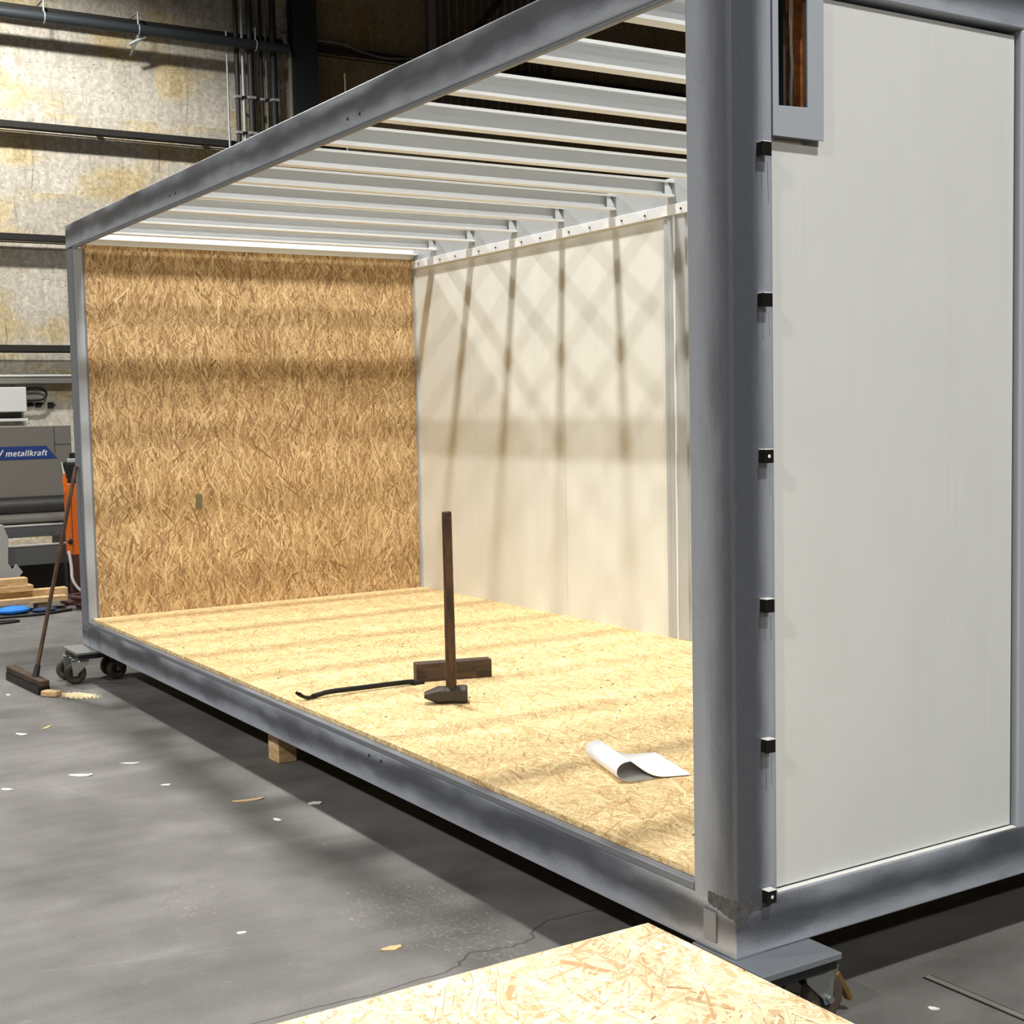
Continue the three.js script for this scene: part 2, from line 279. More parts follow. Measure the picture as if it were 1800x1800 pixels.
// ---------------------------------------------------------------- the container
const L = 6.0924, H = 2.591, D = 2.438, ZB = -2.34, XO = -5.95;
const C = thing('container_module', 'half-built steel container module in patchy grey primer, open along one long side', 'container');
function beamUV(g, axis, a0, len, y0, h) {       // u along the beam, v over its height
  const p = g.attributes.position, uv = g.attributes.uv; for (let i = 0; i < p.count; i++) uv.setXY(i, (p.getComponent(i, axis) - a0) / len, (p.getY(i) - y0) / h); return g;
}
{
  // corner posts
  const postUV = (g, x0, x1, z0, z1) => { const p = g.attributes.position, n = g.attributes.normal, uv = g.attributes.uv; for (let i = 0; i < p.count; i++) { const f = Math.abs(n.getX(i)) > Math.abs(n.getZ(i)); uv.setXY(i, f ? 0.5 + 0.5 * (z1 - p.getZ(i)) / (z1 - z0) : 0.5 * (p.getX(i) - x0) / (x1 - x0), p.getY(i) / H); } return g; };
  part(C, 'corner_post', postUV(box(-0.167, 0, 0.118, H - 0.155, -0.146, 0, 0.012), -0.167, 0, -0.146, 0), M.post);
  const fp = part(C, 'corner_post', box(-L, -5.945, 0.10, H - 0.15, -0.06, -0.004, 0.010), M.pale);
  part(fp, 'post_face', box(-L - 0.002, -5.949, 0.10, H - 0.15, -0.075, 0, 0.008).translate(0, 0, 0), M.primer);
  part(fp, 'post_side', box(-L, -5.972, 0.10, H - 0.15, -0.146, -0.058, 0.004), M.pale);
  part(C, 'corner_post', box(-L, -5.975, 0.1, H - 0.13, -D, -2.345, 0.008), M.pale);
  part(C, 'corner_post', box(-0.15, 0, 0.1, H - 0.13, -D, -2.30, 0.01), M.pale);
  part(C, 'middle_post', box(-0.09, -0.002, 0.135, 2.45, -1.26, -1.098, 0.008), M.pale);
  // bottom and top rails on the open side: a face plate and a set-back lip, with a groove between
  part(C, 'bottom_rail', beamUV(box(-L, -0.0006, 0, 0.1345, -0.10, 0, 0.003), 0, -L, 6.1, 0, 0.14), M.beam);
  part(C, 'bottom_rail_lip', box(-5.945, -0.167, 0.1348, 0.156, -0.10, -0.0015, 0.003), M.primer);
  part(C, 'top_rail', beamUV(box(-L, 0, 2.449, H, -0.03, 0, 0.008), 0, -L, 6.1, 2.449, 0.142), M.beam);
  part(C, 'top_rail_lip', box(-5.945, -0.167, 2.4375, 2.449, -0.026, -0.0035, 0.003), M.primer);
  part(C, 'top_rail_flange', box(-L + 0.01, -0.01, 2.583, 2.59, -0.09, -0.028), M.rafter);
  // end rails and back rails
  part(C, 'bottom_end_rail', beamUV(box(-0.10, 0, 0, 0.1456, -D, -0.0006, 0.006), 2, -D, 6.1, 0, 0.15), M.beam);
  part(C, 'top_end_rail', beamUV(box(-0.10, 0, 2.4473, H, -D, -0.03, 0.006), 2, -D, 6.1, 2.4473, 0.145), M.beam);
  part(C, 'bottom_end_rail', box(-L, -5.96, 0, 0.15, -D, -0.1, 0.006), M.pale);
  part(C, 'top_end_rail', box(-L, -5.935, 2.462, H, -D, -0.03, 0.006), M.rafter);
  part(C, 'top_end_rail_lip', box(-5.936, -5.862, 2.486, 2.492, -2.33, -0.035, 0.002), M.rafter);
  part(C, 'bottom_back_rail', box(-L, 0, 0, 0.15, -D, -2.34, 0.006), M.pale);
  part(C, 'top_back_rail', box(-5.93, -0.10, 2.452, H, -D, -2.33, 0.006), M.trimGrey);
  // weld seam round the foot and a slot cover on the corner
  // ground filler band round the weld at the foot of the post: ragged edges, a millimetre proud
  const R = rng(401), ragged = (n, w, top, low) => { const a = []; for (let k = 0; k <= n; k++) a.push([w * k / n, top + (R() - 0.5) * 0.008]); for (let k = n; k >= 0; k--) a.push([w * k / n, low(k / n) + (R() - 0.5) * 0.008]); return a; };
  part(C, 'weld_filler', extrude(ragged(14, 0.105, 0.150, (t) => 0.122 - 0.022 * t), 0.0012, 0.0004).translate(-0.1052, 0, 0), M.filler, 'rough ground weld at the foot of the post');
  part(C, 'weld_filler', extrude(ragged(14, 0.118, 0.145, (t) => 0.075 + 0.04 * Math.min(1, t * 2.2)), 0.0012, 0.0004).rotateY(Math.PI / 2).translate(0, 0, 0), M.filler);
  part(C, 'slot_cover', box(-0.121, -0.072, 0.022, 0.104, -0.002, 0.005, 0.002), M.primer, 'small rectangular cover on the corner');
  for (const [x, y] of [[-2.10, 2.487], [-2.0, 2.487], [-2.072, 0.107], [-1.972, 0.106], [-4.12, 2.491], [-4.035, 2.492]]) part(C, 'dark_hole_disc', cyl(0.0065, 0.0065, 0.003, 16).rotateX(Math.PI / 2).translate(x, y, 0), M.darkSteel);  // dark discs stand in for the shade inside open bolt holes
  // welded tabs between the post and the end panel: a short folded plate with a hole
  for (const [y, holed] of [[2.03, 0], [1.662, 0], [1.275, 1], [0.899, 0], [0.541, 0], [0.150, 1]]) {
    const hole = new THREE.Path(); hole.absellipse(0.015, 0.0165, 0.005, 0.006, 0, Math.PI * 2);
    const t = part(C, 'fixing_tab', extrude([[0, 0], [0.029, 0], [0.029, 0.033], [0, 0.033]], 0.004, 0.0006, holed ? [hole] : []).rotateY(Math.PI / 2).translate(0.018, y - 0.0165, -0.089), M.blackIron, 'small dark steel tab welded to the post');
    part(t, 'tab_leg', box(0, 0.022, y - 0.0165, y + 0.0165, -0.093, -0.089, 0.0008), M.blackIron);
    part(t, 'tab_edge', box(0, 0.0232, y + 0.016, y + 0.0183, -0.118, -0.089, 0.0008), M.white);
    if (holed) part(t, 'lit_hole_disc', cyl(0.0046, 0.0046, 0.004, 12).rotateZ(Math.PI / 2).translate(0.0205, y, -0.104), M.white);  // white disc painted in for light showing in the tab hole
  }
  // end panel with the notch for the connection box
  const ep = extrude([[-0.15, 0.153], [-1.086, 0.153], [-1.086, 2.431], [-0.322, 2.431], [-0.322, 2.056], [-0.15, 2.058]].map(([z, y]) => [-z, y]), 0.06, 0.0015).rotateY(Math.PI / 2).translate(-0.082, 0, 0);
  { const p = ep.attributes.position, uv = ep.attributes.uv; for (let i = 0; i < p.count; i++) uv.setXY(i, -p.getZ(i), p.getY(i) / 2.4); }
  part(C, 'end_panel', ep, M.endPanel, 'smooth white sandwich panel in the end frame');
  part(C, 'end_panel', box(-0.075, -0.013, 0.153, 2.435, -2.29, -1.27, 0.002), M.endPanel, 'smooth white sandwich panel in the end frame');
  for (const b of [[2.415, 2.449, -1.1, -0.31], [0.146, 0.165, -1.1, -0.15], [0.15, 2.449, -1.1, -1.08], [0.15, 2.44, -0.165, -0.147]]) part(C, 'gap_light_block', box(-0.095, -0.085, ...b), M.primer);  // added behind the panel gaps to keep bright interior light out
  part(C, 'ledge_highlight', box(-0.021, -0.003, 0.145, 0.1485, -1.095, -0.147, 0.001), M.white, 'white strip added for the lit ledge below the end panel');  // white strip added as the highlight on the rail ledge
  // connection box in the notch
  const op = new THREE.Path([[0.163, 2.143], [0.263, 2.147], [0.263, 2.42], [0.163, 2.42]].map((p) => new THREE.Vector2(...p)));
  const nb = part(C, 'connection_box', extrude([[0.146, 2.07], [0.3175, 2.07], [0.3175, 2.447], [0.146, 2.447]], 0.004, 0.0008, [op]).rotateY(Math.PI / 2).translate(-0.004, 0, 0), M.pale, 'pale grey cover plate with a tall opening in the panel notch');
  part(nb, 'box_back', box(-0.135, -0.13, 2.06, 2.447, -0.42, -0.147), M.primer); part(nb, 'box_side', box(-0.13, -0.06, 2.06, 2.447, -0.42, -0.415), M.primer); part(nb, 'box_side', box(-0.13, -0.005, 2.06, 2.447, -0.152, -0.147), M.primer); part(nb, 'box_floor', box(-0.13, -0.005, 2.072, 2.077, -0.315, -0.152), M.primer);
  part(nb, 'brown_board', box(-0.105, -0.075, 2.10, 2.445, -0.41, -0.287, 0.001, 0.5), M.brownBoard, 'orange-brown board inside the opening');
  part(nb, 'foam_edge', tube([[-0.07, 2.11, -0.275], [-0.07, 2.2, -0.272], [-0.07, 2.26, -0.276], [-0.07, 2.33, -0.273], [-0.07, 2.44, -0.276]], 0.0045, 30, 8), M.white, 'cream strip inside the opening');
  part(nb, 'inner_rib', box(-0.10, -0.07, 2.10, 2.44, -0.256, -0.247, 0.001), M.machineDark);
  // roof rafters: C sections open towards the near end
  const c = (w, h, t, lip) => [[0, 0], [w, 0], [w, lip], [w - t, lip], [w - t, t], [t, t], [t, h - t], [w - t, h - t], [w - t, h - lip], [w, h - lip], [w, h], [0, h]];
  const rg = extrude(c(0.055, 0.082, 0.003, 0.011), 2.30, 0.0004).translate(-0.055, 0, -2.33);
  const gus = extrude([[0, 0], [0.05, 0], [0.05, 0.02], [0.018, 0.07], [0, 0.07]], 0.003).rotateY(Math.PI / 2);
  for (let k = 0; k <= 10; k++) {
    const r = part(C, 'rafter', rg, M.rafter, k ? undefined : 'light grey folded roof rafter'); r.position.set(-5.6 + 0.505 * k, 2.492, 0);
    const b = part(r, 'rafter_bracket', gus, M.rafter); b.position.set(-0.02, 0.004, -2.282); 
  }
  // floor and far wall of pressed strand board
  part(C, 'floor_board', box(-5.945, -0.10, 0.156, FY, ZB - 0.01, -0.030, 0.002, 2.4, 0.4, 0.2), M.osbFloor, 'bright yellow strand board floor');
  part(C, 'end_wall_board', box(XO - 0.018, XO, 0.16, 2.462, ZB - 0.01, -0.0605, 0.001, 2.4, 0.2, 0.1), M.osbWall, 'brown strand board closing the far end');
  part(C, 'tape_patch', box(XO, XO + 0.001, 0.812, 0.912, -0.755, -0.715).rotateX(0), std({ color: 0x6e6b4c, roughness: 0.8 }), 'dull green mark on the strand board');
  const R2 = rng(77);
  for (let k = 0; k < 46; k++) part(C, 'screw_head', cyl(0.006, 0.006, 0.0016, 10).translate(-5.7 + 5.4 * R2(), FY + 0.0004, -0.1 - 2.1 * R2()), M.blackIron);
  // back wall panels, one metre each, with the corner trim, the cover strip and the head flashing
  for (let k = 0; k < 6; k++) { const x0 = Math.max(-5.945, -6.129 + k * 0.999 + 0.0012), x1 = Math.min(-6.129 + (k + 1) * 0.999 - 0.0012, -0.11); part(C, 'back_panel', box(x0, x1, 0.158, 2.455, -2.41, ZB, 0.0012, 1, 0.37 * k), M.backPanel, k ? undefined : 'cream white wall panel'); }
  part(C, 'corner_trim', box(-5.949, -5.915, FY, 2.44, ZB - 0.001, ZB + 0.012, 0.002), M.trimGrey);
  const cs = part(C, 'cover_strip', box(-3.128, -2.99, FY, 2.40, ZB - 0.001, ZB + 0.014, 0.002), M.trimGrey, 'grey vertical cover strip on the back wall');
  part(cs, 'strip_edge', box(-3.168, -3.134, FY, 2.395, ZB - 0.001, ZB + 0.009, 0.002), M.trimGrey);
  part(cs, 'strip_rib', box(-3.082, -3.07, FY, 2.40, ZB + 0.013, ZB + 0.019, 0.002), M.white);
  const fl = part(C, 'head_flashing', box(-5.94, -0.11, 2.398, 2.452, ZB - 0.001, ZB + 0.022, 0.002), M.rafter, 'white flashing along the top of the back wall');
  for (let k = 0; k < 11; k++) for (const o of [0.12, 0.42]) part(fl, 'screw', cyl(0.005, 0.006, 0.004, 10).rotateX(Math.PI / 2).translate(-5.85 + 0.505 * k + o - 0.1, 2.422, ZB + 0.027), M.blackIron);
}

// ---------------------------------------------------------------- dollies under the frame
function caster(root, x, z, turn, brake) {
  const c = new THREE.Group(); c.name = 'caster'; c.position.set(x, GY, z); c.rotation.y = turn; root.add(c); c.position.sub(root.position);
  const r = 0.064;
  const w = part(c, 'wheel', new THREE.LatheGeometry([[0.026, -0.019], [r - 0.012, -0.02], [r - 0.003, -0.016], [r, -0.008], [r, 0.008], [r - 0.003, 0.016], [r - 0.012, 0.02], [0.026, 0.019], [0.026, -0.019]].map((p) => new THREE.Vector2(...p)), 36).rotateX(Math.PI / 2).translate(-0.03, r, 0), M.tyre, 'brown rubber caster wheel');
  for (const s of [-1, 1]) part(c, 'fork', extrude([[-0.043, 0.05], [-0.017, 0.05], [-0.010, 0.068], [0.045, 0.120], [0.05, 0.136], [-0.05, 0.136], [-0.05, 0.118], [-0.045, 0.09]], 0.003, 0.0005).translate(0, 0, s * 0.026 - 0.0015), M.zinc, 'galvanised caster fork');
  part(c, 'fork_crown', merge(box(-0.052, 0.052, 0.134, 0.139, -0.03, 0.03, 0.001), cyl(0.03, 0.034, 0.012, 24).translate(0, 0.143, 0)), M.zinc);
  part(c, 'hub', cyl(0.026, 0.026, 0.04, 24).rotateX(Math.PI / 2).translate(-0.03, r, 0), M.darkSteel);
  part(c, 'axle_bolt', merge(cyl(0.006, 0.006, 0.068, 10).rotateX(Math.PI / 2).translate(-0.03, r, 0), cyl(0.011, 0.011, 0.008, 6).rotateX(Math.PI / 2).translate(-0.03, r, 0.033), cyl(0.011, 0.011, 0.008, 6).rotateX(Math.PI / 2).translate(-0.03, r, -0.033)), M.zinc);
  if (brake) { part(c, 'brake_pedal', box(-0.009, 0.009, -0.05, 0.05, -0.012, 0.012, 0.006).rotateZ(-0.56).translate(-0.105, 0.073, 0), std({ color: 0x6b5426, roughness: 0.5 }), 'worn yellow brake pedal'); part(c, 'pedal_arm', bar([-0.05, 0.125, 0], [-0.085, 0.12, 0], 0.006), M.zinc); }
  part(c, 'mounting_plate', box(-0.05, 0.05, 0.149, 0.155, -0.043, 0.043, 0.001), M.zinc);
  return c;
}
{
  const d = thing('caster_dolly', 'grey steel dolly on casters under the near container corner, half hidden by the foreground board', 'dolly', [0, GY, 0], 0, undefined);
  part(d, 'bearer', box(-0.16, 0.115, 0.182, 0.2, -0.257, 0.012, 0.003), M.primer, 'flat steel bearer'); part(d, 'bearer_channel', box(-0.15, 0.105, 0.155, 0.183, -0.25, 0.0, 0.003), M.darkSteel);  // channel coloured dark for the shadow below the bearer
  caster(d, 0.045, -0.222, -Math.PI / 2, true); caster(d, -0.10, -0.16, -Math.PI / 2, false);
  const e = thing('caster_dolly', 'dark steel dolly with brown wheels under the container corner beside the broom', 'dolly', [0, GY, 0]);
  part(e, 'bearer', box(-6.105, -5.765, 0.185, 0.2, -0.45, 0.125, 0.002), M.zinc, 'flat steel plate');
  part(e, 'bearer_channel', box(-6.09, -5.78, 0.155, 0.186, -0.44, 0.11, 0.003), M.darkSteel);
  caster(e, -5.85, 0.085, Math.PI / 2 - 0.25, false); caster(e, -6.03, 0.09, Math.PI / 2 - 0.25, false); caster(e, -5.88, -0.17, Math.PI / 2 + 0.3, false); caster(e, -6.02, -0.17, Math.PI / 2 + 0.3, false);
}
single('wood_block', box(-0.062, 0.062, 0, 0.2, -0.045, 0.045, 0.004, 0.3), M.paleWood, 'upright pale wood block propping the bottom rail of the container', 'block', [-3.352, GY, -0.178]);
single('wood_block', box(-0.06, 0.06, 0, 0.2, -0.06, 0.06, 0.004, 0.3), M.paleWood, 'pale wood block propping the back rail of the container', 'block', [-3.1, GY, -2.38]);
single('wood_block', box(-0.06, 0.06, 0, 0.2, -0.06, 0.06, 0.004, 0.3), M.paleWood, 'pale wood block under the hidden near corner at the back rail', 'block', [-0.2, GY, -2.38]);
single('wood_block', box(-0.06, 0.06, 0, 0.2, -0.06, 0.06, 0.004, 0.3), M.paleWood, 'pale wood block under the hidden far corner at the back rail', 'block', [-5.9, GY, -2.38]);

// ---------------------------------------------------------------- board in the foreground, on two timbers
{
  const b = thing('strand_board', 'loose pale strand board sheet lying in front of the container corner', 'board', [0, GY + 0.182, 0]);
  part(b, 'sheet', box(-0.335, 2.165, 0, 0.018, 0.02, 1.27, 0.001, 1.6, 0.5, 0.3), M.osbBoard);
  for (const x of [0.0, 1.8]) single('bearer_timber', box(-0.05, 0.05, 0, 0.182, 0.10, 1.2, 0.004, 0.5), M.paleWood, x ? 'timber under the loose board, farther from the container corner' : 'timber under the loose board, beside the container corner', 'timber', [x, GY, 0]);
}

// ---------------------------------------------------------------- tools inside the container
{
  const h = thing('sledge_hammer', 'sledge hammer standing on its head with the brown wooden handle upright', 'hammer', [-2.425, FY, -0.565], 0);
  // head: square face at one end, wedge peen at the other, lying across the view
  const s = 0.036, prof = [[-0.115, 0.010, 0.034], [-0.105, 0.014, 0.036], [-0.055, 0.034, 0.036], [-0.03, 0.034, 0.034], [-0.02, 0.033, 0.033], [0.02, 0.033, 0.033], [0.03, 0.036, 0.036], [0.062, 0.036, 0.036], [0.068, 0.032, 0.032]];
  const pos = [], idx = [], K = 8;
  for (const [x, hy, hz] of prof) for (let k = 0; k < K; k++) { const q = [[1, 0.6], [0.6, 1], [-0.6, 1], [-1, 0.6], [-1, -0.6], [-0.6, -1], [0.6, -1], [1, -0.6]][k]; pos.push(x, hy * q[0], hz * q[1]); }
  for (let i = 0; i + 1 < prof.length; i++) for (let k = 0; k < K; k++) { const a = i * K + k, b = i * K + (k + 1) % K; idx.push(a, b, a + K, b, b + K, a + K); }
  for (let k = 1; k + 1 < K; k++) { idx.push(0, k + 1, k); const o = (prof.length - 1) * K; idx.push(o, o + k, o + k + 1); }
  let hg = new THREE.BufferGeometry(); hg.setAttribute('position', new THREE.Float32BufferAttribute(pos, 3)); hg.setIndex(idx); hg = hg.toNonIndexed(); hg.computeVertexNormals();
  hg.translate(0, 0.036, 0).rotateY(1.05);
  part(h, 'head', hg, M.iron, 'worn dark iron hammer head');
  const hp = []; for (const [y, r] of [[0.02, 0.022], [0.09, 0.0245], [0.3, 0.0235], [0.55, 0.022], [0.78, 0.022], [0.806, 0.0215], [0.812, 0.017], [0.813, 0]]) hp.push(new THREE.Vector2(r, y));
  part(h, 'handle', new THREE.LatheGeometry(hp, 20).scale(1, 1, 0.8).rotateY(0.5).rotateZ(0.006), M.handleWood, 'dark brown wooden handle');
  const t = single('timber_offcut', box(-0.035, 0.035, 0, 0.085, -0.178, 0.178, 0.006, 0.4), M.oldWood, 'dark weathered timber block lying behind the hammer', 'timber', [-2.885, FY, -0.835], -0.29);
  // pry bar: hexagonal shank, bent claw split in two, flat chisel end
  const c = thing('pry_bar', 'black pry bar with a bent split claw lying on the board floor', 'pry bar', [-2.86, FY, -0.065], 0.015);
  const A = [[0.0, 0.032, 0.01], [0.004, 0.016, -0.025], [0.002, 0.0125, -0.055], [-0.002, 0.015, -0.085], [-0.004, 0.02, -0.12], [-0.004, 0.019, -0.30], [-0.002, 0.015, -0.53], [0, 0.0125, -0.56]];
  part(c, 'shank', tube(A.slice(2).map((p) => p), 0.0115, 50, 6), M.blackIron);
  for (const e of [-1, 1]) part(c, 'claw', tube([[0.003, 0.0105, -0.06], [0.004 + e * 0.006, 0.011, -0.03], [0.002 + e * 0.013, 0.022, -0.005], [e * 0.017, 0.036, 0.012]], 0.0075, 16, 6), M.blackIron);
  part(c, 'chisel_end', box(-0.018, 0.018, 0.0005, 0.014, -0.605, -0.545, 0.004), M.blackIron);
  // paper: a sheet whose one side curls over into a tube
  const p0 = thing('paper_sheet', 'white paper sheet half rolled up lying on the board floor', 'paper', [-0.99, FY, -0.42], 0);
  const prf = [[0.0, 0.0015]]; for (let k = 0; k <= 26; k++) { const a = -Math.PI / 2 - (k / 26) * Math.PI * 1.55; prf.push([-0.005 + 0.036 * Math.cos(a) * 1.15, 0.034 + 0.0325 * Math.sin(a)]); }
  const curve = [[0.085, 0.0015], [0.05, 0.002], [0.02, 0.0018], ...prf.slice(1, 20), [0.045, 0.034], [0.075, 0.016], [0.11, 0.006], [0.16, 0.0035], [0.215, 0.003]];
  const sp = new THREE.SplineCurve(curve.map((q) => new THREE.Vector2(...q))).getPoints(110), P = [], I = [], T = 0.0009, LEN = 0.32;
  const off = sp.map((q, i) => { const a = sp[Math.max(0, i - 1)], b = sp[Math.min(sp.length - 1, i + 1)], d = b.clone().sub(a).normalize(); return [q.x - d.y * T, q.y + d.x * T]; });
  sp.forEach((q, i) => { for (const [X, Y] of [[q.x, q.y], off[i]]) for (const zz of [0, -LEN]) P.push(X, Math.max(0.0004, Y), zz); });
  for (let i = 0; i + 1 < sp.length; i++) { const a = i * 4, b = a + 4; I.push(a, b, a + 1, a + 1, b, b + 1, a + 2, a + 3, b + 2, a + 3, b + 3, b + 2, a, a + 2, b, b, a + 2, b + 2, a + 1, b + 1, a + 3, b + 1, b + 3, a + 3); }
  const e = (sp.length - 1) * 4; I.push(0, 1, 2, 1, 3, 2, e, e + 2, e + 1, e + 1, e + 2, e + 3);
  let pg = new THREE.BufferGeometry(); pg.setAttribute('position', new THREE.Float32BufferAttribute(P, 3)); pg.setIndex(I); pg = pg.toNonIndexed(); pg.computeVertexNormals();
  pg.rotateY(PAPER_TURN()); part(p0, 'sheet', pg, M.paper);
}
function PAPER_TURN() { return 1.28; }

// ---------------------------------------------------------------- broom, offcut, sawdust
{
  const b = thing('broom', 'push broom with a dark head leaning against the far corner post', 'broom', [-5.945, GY, 0.375], 0);
  const hd = (g) => g.rotateY(0.07);
  part(b, 'head', hd(box(-0.34, 0.32, 0.045, 0.085, -0.03, 0.03, 0.008, 0.5)), M.oldWood, 'dark wooden broom head');
  part(b, 'bristles', hd(box(-0.335, 0.315, 0.0, 0.047, -0.034, 0.036, 0.006, 0.3)), M.blackIron, 'short black bristles');
  part(b, 'socket', bar([0.145, 0.075, -0.01], [0.132, 0.15, -0.032], 0.022, 0.017), M.darkSteel);
  part(b, 'stick', bar([0.145, 0.08, -0.012], [-0.075, 1.315, -0.361], 0.0125), M.handleWood, 'brown wooden stick');
  single('wood_offcut', box(-0.06, 0.05, 0, 0.035, -0.03, 0.03, 0.01, 0.2), M.paleWood, 'cream wood offcut at the end of the broom head', 'offcut', [-5.555, GY, 0.33], 0.7);
  const R = rng(9), g = new THREE.CircleGeometry(0.12, 40, 0).rotateX(-Math.PI / 2); const P = []; const n = 900;
  const gs = []; for (let i = 0; i < n; i++) { const a = R() * 6.28, q = 0.15 * Math.sqrt(R()) * (0.5 + 0.5 * R()), t = new THREE.TetrahedronGeometry(0.003 + 0.004 * R()); t.rotateY(R() * 6).scale(1.6, 0.5, 1); t.translate(1.1 * q * Math.cos(a), 0.002 + 0.006 * Math.max(0, 1 - q / 0.12), 0.55 * q * Math.sin(a)); gs.push(t); }
  const sd = single('sawdust', merge(...gs), M.sawdust, 'pale sawdust scattered on the concrete beside the dolly', 'sawdust', [-5.47, GY, 0.20], 0.5); sd.userData.kind = 'stuff';
}
// scraps on the concrete: each a small torn, slightly buckled piece
function scrap(seed, len, wid, mat, lift) {
  const R = rng(seed), n = 12, pts = []; for (let k = 0; k < n; k++) { const a = k / n * Math.PI * 2; pts.push([len / 2 * Math.cos(a) * (0.75 + 0.4 * R()), wid / 2 * Math.sin(a) * (0.6 + 0.6 * R())]); }
  const g = extrude(pts, 0.002, 0.0005); g.rotateX(-Math.PI / 2); const p = g.attributes.position; for (let i = 0; i < p.count; i++) { const t = p.getX(i) / len; p.setY(i, Math.max(0, p.getY(i) + lift * (4 * t * t) * (t > 0 ? 1 : 0.4))); } g.computeVertexNormals(); return [g, mat];
}
[[-4.736, 0.561, 0.075, 0.022, 'chip', 'curled white paper scrap on the concrete, longest side towards the broom', 2.3], [-4.655, 0.705, 0.07, 0.03, 'scrap', 'folded white paper scrap on the concrete in front of the broom', 0.5], [-3.644, 0.676, 0.12, 0.04, 'scrap', 'long white peeled strip lying on the concrete', 1.0],
  [-3.72, 0.425, 0.085, 0.014, 'scrap', 'thin white splinter on the concrete near the container shadow', 1.0], [-3.599, 1.007, 0.06, 0.025, 'scrap', 'small white scrap lying by itself on open concrete', 0.6], [-3.249, 0.412, 0.045, 0.02, 'scrap', 'tiny white crumb between the peeled strip and the tan chip', 1.2],
  [-2.802, 0.207, 0.15, 0.035, 'chip', 'flat tan wood chip on the concrete near the shadow edge', 1.3], [-2.472, 0.218, 0.05, 0.02, 'scrap', 'bent white scrap beside the flat tan wood chip', 0.3], [-2.596, -0.002, 0.055, 0.045, 'scrap', 'crumpled white paper at the edge of the container shadow', 0.9],
  [-1.412, 0.778, 0.035, 0.016, 'scrap', 'small white flake near the crack in the concrete', 1.2], [-1.03, 0.45, 0.07, 0.035, 'chip', 'tan bark flake on the concrete beside the loose board', 1.5], [-5.753, 0.531, 0.04, 0.02, 'scrap', 'pale blue-white crumb in front of the broom head', 0.2],
  [0.169, -0.536, 0.03, 0.018, 'scrap', 'white flake on the concrete past the near dolly', 0.4]].forEach(([x, z, l, w, m, label, ry], i) => { const [g, mt] = scrap(500 + i, l, w, M[m], l * 0.04); single(m === 'chip' ? 'wood_chip' : 'paper_scrap', g, mt, label, m === 'chip' ? 'wood chip' : 'scrap', [x, GY, z], ry); });

